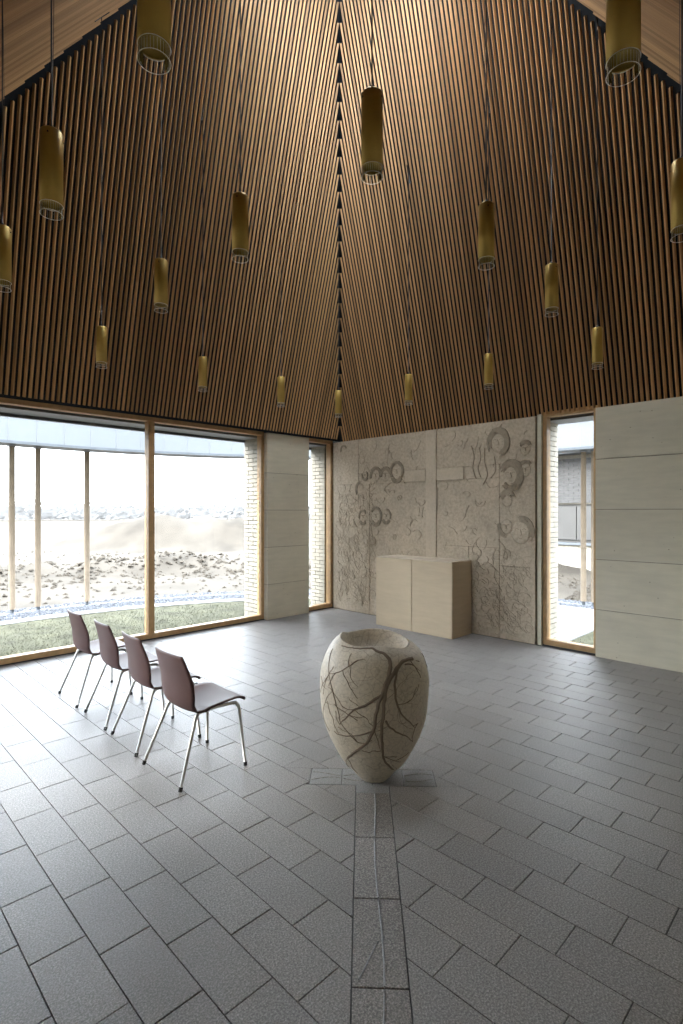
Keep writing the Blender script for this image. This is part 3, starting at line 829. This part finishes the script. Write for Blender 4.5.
# ------------------------------------------------------------------ pendant lamps
LL, LR = 0.344, 0.05
def make_lamp():
    root = empty('pendant_lamp')           # origin at the lower edge of the brass tube
    bm = bmesh.new(); add_lathe(bm, [(LR-.004, 0), (LR, 0), (LR, LL-.006), (LR-.005, LL), (0.012, LL+.001)], 32); b = obj('brass_tube', bm, M['brass'], root, True)
    bm = bmesh.new(); add_lathe(bm, [(LR-.0045, 0), (LR-.0045, .022), (.001, .024)], 32); obj('inner_sleeve', bm, M['brass_in'], b, True)
    for k in range(3):
        bm = bmesh.new(); a = 2*PI*k/3+.5; add_tube(bm, [((LR-.002)*math.cos(a), (LR-.002)*math.sin(a), LL-.03), ((LR+.003)*math.cos(a), (LR+.003)*math.sin(a), LL-.03)], .004, 8); obj('set_screw', bm, M['dark'], b)
    bm = bmesh.new(); add_lathe(bm, [(LR-.002, -.045), (LR-.002, -.001)], 32); add_lathe(bm, [(LR-.008, -.045), (LR-.008, -.001)], 32); g = obj('acrylic_collar', bm, M['acrylic'], root, True)
    for z in (-.002, -.045):
        bm = bmesh.new(); add_lathe(bm, [(LR-.0005, z-.0015), (LR+.0010, z), (LR-.0005, z+.0015), (LR-.002, z), (LR-.0005, z-.0015)], 40); obj('acrylic_rim', bm, M['rim'], g, True)
    bm = bmesh.new()
    for k in range(28):
        a = 2*PI*k/28; add_tube(bm, [((LR-.005)*math.cos(a), (LR-.005)*math.sin(a), -.044), ((LR-.005)*math.cos(a), (LR-.005)*math.sin(a), -.003)], .0004, 3, False)
    tag(obj('fluted_ribs', bm, M['rim'], g), kind='stuff')
    bm = bmesh.new(); add_lathe(bm, [(.014, LL), (.014, LL+.012), (.007, LL+.03), (.004, LL+.032)], 16); obj('cord_grip', bm, M['dark'], root, True)
    return root
def lamp_cable(root, length, slope_dir):
    bm = bmesh.new(); add_tube(bm, [(0, 0, LL+.03), (0, 0, LL+length)], .0040, 6); obj('cable', bm, M['dark'], root, True)
    pts = [(slope_dir[0]*0.012*math.sin(PI*k/10), slope_dir[1]*0.012*math.sin(PI*k/10)+0.004, LL+.03+(length-.03)*k/10) for k in range(11)]
    bm = bmesh.new(); add_tube(bm, pts, .0016, 5); obj('suspension_wire', bm, M['dark'], root, True)
    d = Vector(slope_dir); e = d.normalized()*0.11
    bm = bmesh.new(); add_tube(bm, [(-e.x, -e.y, LL+length-e.z), (e.x, e.y, LL+length+e.z)], .011, 8); obj('ceiling_anchor', bm, M['dark'], root, True)
lamps = [(-5.602, -4.936, 3.10, 'brass pendant lamp, the big one cut by the top edge, window side'),
 (-5.555, -3.778, 3.10, 'brass pendant lamp hanging high over the chairs, second largest on the window side'),
 (-5.505, -2.641, 3.10, 'brass pendant lamp half cut off by the left edge of the view'),
 (-4.49, -3.769, 3.25, 'brass pendant lamp on long cord, over the gap between chairs and font'),
 (-4.444, -2.631, 3.25, 'brass pendant lamp hanging over the right-hand pane of the big window'),
 (-4.361, -1.226, 3.10, 'small brass pendant lamp in front of the big window, straight above the chairs'),
 (-3.142, -1.027, 3.10, 'small brass pendant lamp above the wide window, second from the left in its row'),
 (-1.934, -0.956, 3.10, 'small brass pendant lamp above the concrete pier between the windows'),
 (-0.836, -0.933, 3.10, 'smallest brass pendant lamp, hanging in the far corner of the roof'),
 (-4.513, -4.874, 3.25, 'brass pendant lamp directly above the stone font, just right of the roof corner'),
 (-3.332, -4.790, 3.25, 'brass pendant lamp second right of the roof corner, above the carved panel'),
 (-2.230, -4.732, 3.25, 'brass pendant lamp straight above the narrow window by the concrete wall'),
 (-0.927, -4.621, 3.10, 'small brass pendant lamp above the start of the pale concrete wall'),
 (-0.906, -3.434, 3.10, 'small brass pendant lamp above the carved panel near its window end'),
 (-0.835, -2.235, 3.10, 'small brass pendant lamp above the altar and carved cross'),
 (-4.515, -5.954, 3.10, 'big brass pendant lamp cut by the top edge on the concrete wall side'),
 (-3.203, -5.830, 3.10, 'brass pendant lamp cut by the right edge above the concrete wall')]
lamp0 = make_lamp(); proto_children = list(lamp0.children)
lroots = [lamp0] + [copy_tree(lamp0) for _ in lamps[1:]]
for o, (x, y, z, lb) in zip(lroots, lamps):
    o.location = (x, y, z); tag(o, lb, 'lamp', 'brass pendant lamps under the slatted roof')
    o.rotation_euler = (0, 0, random.uniform(0, 6))
    cands = [((-OX-y)/T1, Vector((0, -T1, 1))), ((OX-x)/T1, Vector((-T1, 0, 1))), ((x+W3)/T3, Vector((T3, 0, 1))), ((y+W4)/T4, Vector((0, T4, 1)))]
    s, d = min(cands, key=lambda c: c[0])
    s = min(s, ST)
    d = Matrix.Rotation(-o.rotation_euler.z, 3, 'Z') @ d
    lamp_cable(o, ZT+s-z-LL-0.01, d)

# ------------------------------------------------------------------ outside
CX, CY = -3.56, -3.57
def ring_mesh(name, r0, r1, z0, z1, m, a0=-60, a1=150, n=160, parent=None, nr=1):
    vs_, fs = [], []
    for i in range(n+1):
        a = math.radians(a0+(a1-a0)*i/n)
        for (r, z) in ((r0, z0), (r1, z0), (r1, z1), (r0, z1)):
            vs_.append((CX+r*math.cos(a), CY+r*math.sin(a), z))
    for i in range(n):
        b = 4*i
        for k in range(4): fs.append((b+k, b+(k+1) % 4, b+4+(k+1) % 4, b+4+k))
    fs += [(0, 3, 2, 1), (4*n, 4*n+1, 4*n+2, 4*n+3)]
    return raw(name, vs_, fs, m, parent)
# ground: one sheet in rings round the chapel, with spoil ridges and a mound
vs_, fs = [], []
radii = [3.95, 6.7, 7.7] + [8.2*1.042**k for k in range(78)]
NA = 300
mound = Vector((CAM.x+13.0, CAM.y+25.0))
for r in radii:
    for k in range(NA):
        a = 2*PI*k/NA; x, y = CX+r*math.cos(a), CY+r*math.sin(a); z = -0.10
        if r > 8:
            q = Vector((x, y, 0))
            z += 0.10*noise.fractal(q*0.5, 1, 2, 4)*min(1, (r-8)/2)
            rg = math.exp(-((r-12.4-1.2*noise.noise(q*0.11))/1.0)**2)
            z += rg*max(0, 0.38+0.35*noise.fractal(q*0.9, 1, 2, 5))
            dm = (Vector((x, y))-mound); dd = math.hypot(dm.dot(Vector((.72, -.69)))/5.2, dm.dot(Vector((.69, .72)))/2.6)
            z += 1.75*math.exp(-dd**4)*(0.8+0.3*noise.fractal(q*0.5, 1, 2, 4))
        vs_.append((x, y, z))
for i in range(len(radii)-1):
    for k in range(NA):
        k2 = (k+1) % NA; fs.append((i*NA+k, i*NA+k2, (i+1)*NA+k2, (i+1)*NA+k))
tag(raw('terrain', vs_, fs, M['soil'], None, True), 'churned bare building-site soil beyond the lawn', None, None, 'structure')
tag(ring_mesh('lawn', 3.0, 6.36, -0.14, -0.06, M['grass'], -70, 160), 'short winter lawn outside the windows', None, None, 'structure')
tag(ring_mesh('kerb', 6.36, 6.62, -0.14, -0.045, M['paving'], -10, 160), 'curved pale concrete path edge round the lawn', None, None, 'structure')
tag(ring_mesh('gravel_bed', 6.62, 7.75, -0.14, -0.07, M['gravel'], -70, 160), 'dark gravel strip under the posts', None, None, 'structure')
# paving leading away from the narrow window
tag(box('paving', 0.62, 3.25, -3.69, -1.2, -0.14, -0.04, M['paving']), 'pale paved path outside the narrow window', None, None, 'structure')
rng = random.Random(3)
# grass blades
gv, gf = [], []
for k in range(26000):
    a = math.radians(rng.uniform(60, 128)) if k % 6 else math.radians(rng.uniform(-14, 8)); r = rng.uniform(4.15, 6.34)
    x, y = CX+r*math.cos(a), CY+r*math.sin(a)
    if y < 0.64 and x < 0.64: continue
    if x > 0.6 and -3.7 < y < -1.2: continue
    h = rng.uniform(.008, .03); t = rng.uniform(0, 2*PI); w = .003; lx, ly = rng.uniform(-.03, .03), rng.uniform(-.03, .03)
    b = len(gv); gv += [(x-w*math.cos(t), y-w*math.sin(t), -.065), (x+w*math.cos(t), y+w*math.sin(t), -.065), (x+lx, y+ly, -.06+h)]; gf.append((b, b+1, b+2))
tag(raw('grass', gv, gf, M['grass']), 'thin pale grass blades of the lawn outside the windows', 'grass', None, 'stuff')
bx, by = CAM.x+14.6, CAM.y+3.0
def rocks(name, spots, m, label, cat):
    v_, f_ = [], []
    for (x, y, z, s) in spots:
        b = len(v_)
        for (ax, ay, az) in ((1, 0, 0), (-1, 0, 0), (0, 1, 0), (0, -1, 0), (0, 0, 1), (0, 0, -.6)):
            v_.append((x+(ax+rng.uniform(-.35, .35))*s, y+(ay+rng.uniform(-.35, .35))*s, z+(az+rng.uniform(-.25, .25))*s*.7))
        for t in ((0, 2, 4), (2, 1, 4), (1, 3, 4), (3, 0, 4), (2, 0, 5), (1, 2, 5), (3, 1, 5), (0, 3, 5)): f_.append(tuple(b+q for q in t))
    tag(raw(name, v_, f_, m), label, cat, None, 'stuff')
sp = []
for k in range(9000):
    a = math.radians(rng.uniform(-12, 125)); r = rng.uniform(6.64, 7.74)
    if 7.28 < r < 7.48: r -= 0.22
    sp.append((CX+r*math.cos(a), CY+r*math.sin(a), -.065, rng.uniform(.012, .03)))
rocks('gravel', sp, M['gravel'], 'blue-grey loose gravel strip at the foot of the timber posts', 'gravel')
sp = []
for k in range(9000):
    a = math.radians(rng.uniform(-14, 125))
    rr = rng.gauss(12.2, 1.1) if k % 3 else rng.uniform(8, 24)
    if k % 5 == 0: a = math.radians(rng.uniform(-12, 10)); rr = rng.uniform(7.9, 11)
    x, y = CX+rr*math.cos(a), CY+rr*math.sin(a); q = Vector((x, y, 0))
    if x > bx-0.8: continue
    z = -0.10+0.10*noise.fractal(q*0.5, 1, 2, 4)*min(1, max(0, rr-8)/2)+math.exp(-((rr-12.4-1.2*noise.noise(q*0.11))/1.0)**2)*max(0, 0.38+0.35*noise.fractal(q*0.9, 1, 2, 5))
    sp.append((x, y, z, rng.uniform(.02, .075)))
rocks('soil_clods', sp, M['clod'], 'broken clods of dark earth along the spoil ridge', 'soil')

# circular colonnade: posts and a white ring beam
can = tag(ring_mesh('canopy_ring', 7.16, 7.62, 2.83, 3.36, M['fascia'], -60, 150), 'white curved canopy beam carried on timber posts outside', 'canopy')
ring_mesh('drip_edge', 7.14, 7.64, 2.79, 2.835, M['flashing'], -60, 150, parent=can)
ring_mesh('roof_edge', 7.12, 7.66, 3.355, 3.40, M['flashing'], -60, 150, parent=can)
bm = bmesh.new()
for k in range(60):
    a = math.radians(-60+3.5*k); p = Vector((CX+7.157*math.cos(a), CY+7.157*math.sin(a), 0)); e = Vector((-math.sin(a), math.cos(a), 0))*0.006
    add_tube(bm, [(p.x, p.y, 2.84), (p.x, p.y, 3.35)], .005, 4)
tag(obj('panel_joints', bm, M['paving'], can), kind='stuff')
def post(deg, label):             # bearing on the ring, degrees from +x round the chapel's centre
    p = Vector((CX+7.38*math.cos(math.radians(deg)), CY+7.38*math.sin(math.radians(deg)), 0))
    root = tag(empty('timber_post', (p.x, p.y, -0.1), math.atan2(p.y-CY, p.x-CX)), label, 'post', 'timber posts of the outdoor canopy')
    bm = bmesh.new(); add_tube(bm, [(0, 0, .10), (.004, .002, 1.4), (0, 0, 2.86)], [.052, .050, .047], 12); obj('shaft', bm, M['post'], root, True)
    bm = bmesh.new(); add_tube(bm, [(0, 0, 0.0), (0, 0, .11)], .03, 8); obj('steel_foot', bm, M['flashing'], root)
    bm = bmesh.new(); add_box(bm, -.055, .055, -.055, .055, 2.86, 2.875); obj('head_plate', bm, M['flashing'], root)
post(92.98, 'timber post outside, closest to the left edge of the big window')
post(89.87, 'timber post outside the big window, middle of the three')
post(83.62, 'timber post outside the big window, nearest to its mullion')
post(48.77, 'timber post seen through the narrow window beside the pier')
post(6.52, 'timber post seen in the middle of the window beside the long concrete wall')
post(5.12, 'timber post half hidden by the frame of the window beside the long concrete wall')

# parish building across the yard
bx, by = CAM.x+14.6, CAM.y+3.0
an = tag(empty('annex_building', (bx, by, 0)), 'low grey brick building with taupe window panels beyond the yard', 'building')
def AB(nm, x0, x1, y0, y1, z0, z1, m, parent=an): 
    bm = bmesh.new(); add_box(bm, x0, x1, y0, y1, z0, z1); return obj(nm, bm, m, parent)
AB('wall', 0.05, 0.4, -4, 9, -.2, .82, M['mortar']); AB('wall', 0.05, .4, -4, 9, 1.86, 3.2, M['mortar']); AB('wall', .05, .4, 4.45, 9, .82, 1.86, M['mortar']); AB('wall', .05, .4, -4, -1.5, .82, 1.86, M['mortar'])
hb = .075
def bricks(nm, z0, z1, m, y0=1.0, y1=5.6, cap=300):
    v_, f_ = [], []; r = 0; z = z0
    while z+hb <= z1+1e-4:
        y = y0 + (0.13 if r % 2 else 0)
        while y < y1:
            b = len(v_); l = .258; d = rng.uniform(0, .012)
            for X in (d, .06):
                v_ += [(X, y, z), (X, y+l, z), (X, y+l, z+hb-.006), (X, y, z+hb-.006)]
            f_ += [tuple(b+q for q in t) for t in ((0, 1, 2, 3), (0, 4, 5, 1), (1, 5, 6, 2), (2, 6, 7, 3), (3, 7, 4, 0))]
            y += .265
        z += hb; r += 1
    tag(raw(nm, v_, f_, m, an), kind='stuff')
bricks('brickwork', 1.90, 3.1, M['greybrick']); bricks('brickwork', -.1, .80, M['whitebrick'])
fr = AB('window', .10, .16, -1.5, 4.45, .82, 1.86, M['shutter'])
for q in range(10): AB('window_panel', .06, .10, -1.45+.59*q, -1.45+.59*q+.565, .90, 1.80, M['shutter'], fr)
AB('window_sill', -.06, .2, -1.5, 4.5, .76, .82, M['flashing']); AB('roof', -.5, 6, -4.2, 9.2, 3.2, 3.55, M['flashing'])

# far hedge line and a digger on the site
tv, tf = [], []
rng = random.Random(9)
for k in range(9000):
    a = math.radians(rng.uniform(40, 120)); r = rng.uniform(112, 132); hgt = 3.2+1.6*noise.noise(Vector((a*22, 0, 0)))
    x, y, z = CX+r*math.cos(a), CY+r*math.sin(a), abs(rng.gauss(0, .5))*hgt
    b = len(tv); s = rng.uniform(.25, .7)
    tv += [(x-s*math.sin(a), y+s*math.cos(a), z), (x+s*math.sin(a), y-s*math.cos(a), z+.2), (x+rng.uniform(-.3, .3), y, z+s*1.4)]; tf.append((b, b+1, b+2))
tag(raw('hedgerow', tv, tf, M['tree']), 'line of bare trees coloured pale for haze at the far edge of the field', 'trees', None, 'stuff')
ex = tag(empty('excavator', (34.8, 129.1, -0.07), 0.6), 'tiny orange excavator far out on the field', 'excavator')
for (nm, b6, m) in (('track', (-1, 1, -.8, -.4, 0, .5), M['dark']), ('track', (-1, 1, .4, .8, 0, .5), M['dark']), ('cab', (-.7, .2, -.5, .5, .55, 1.6), M['orange'])):
    bm = bmesh.new(); add_box(bm, *b6, 0.05); obj(nm, bm, m, ex)
bm = bmesh.new(); add_tube(bm, [(.2, 0, .8), (1.3, 0, 1.9), (2.2, 0, .9)], .12, 6); bo = obj('boom', bm, M['orange'], ex)
bm = bmesh.new(); add_box(bm, 2.0, 2.5, -.25, .25, .3, .9, .05); obj('bucket', bm, M['dark'], bo)
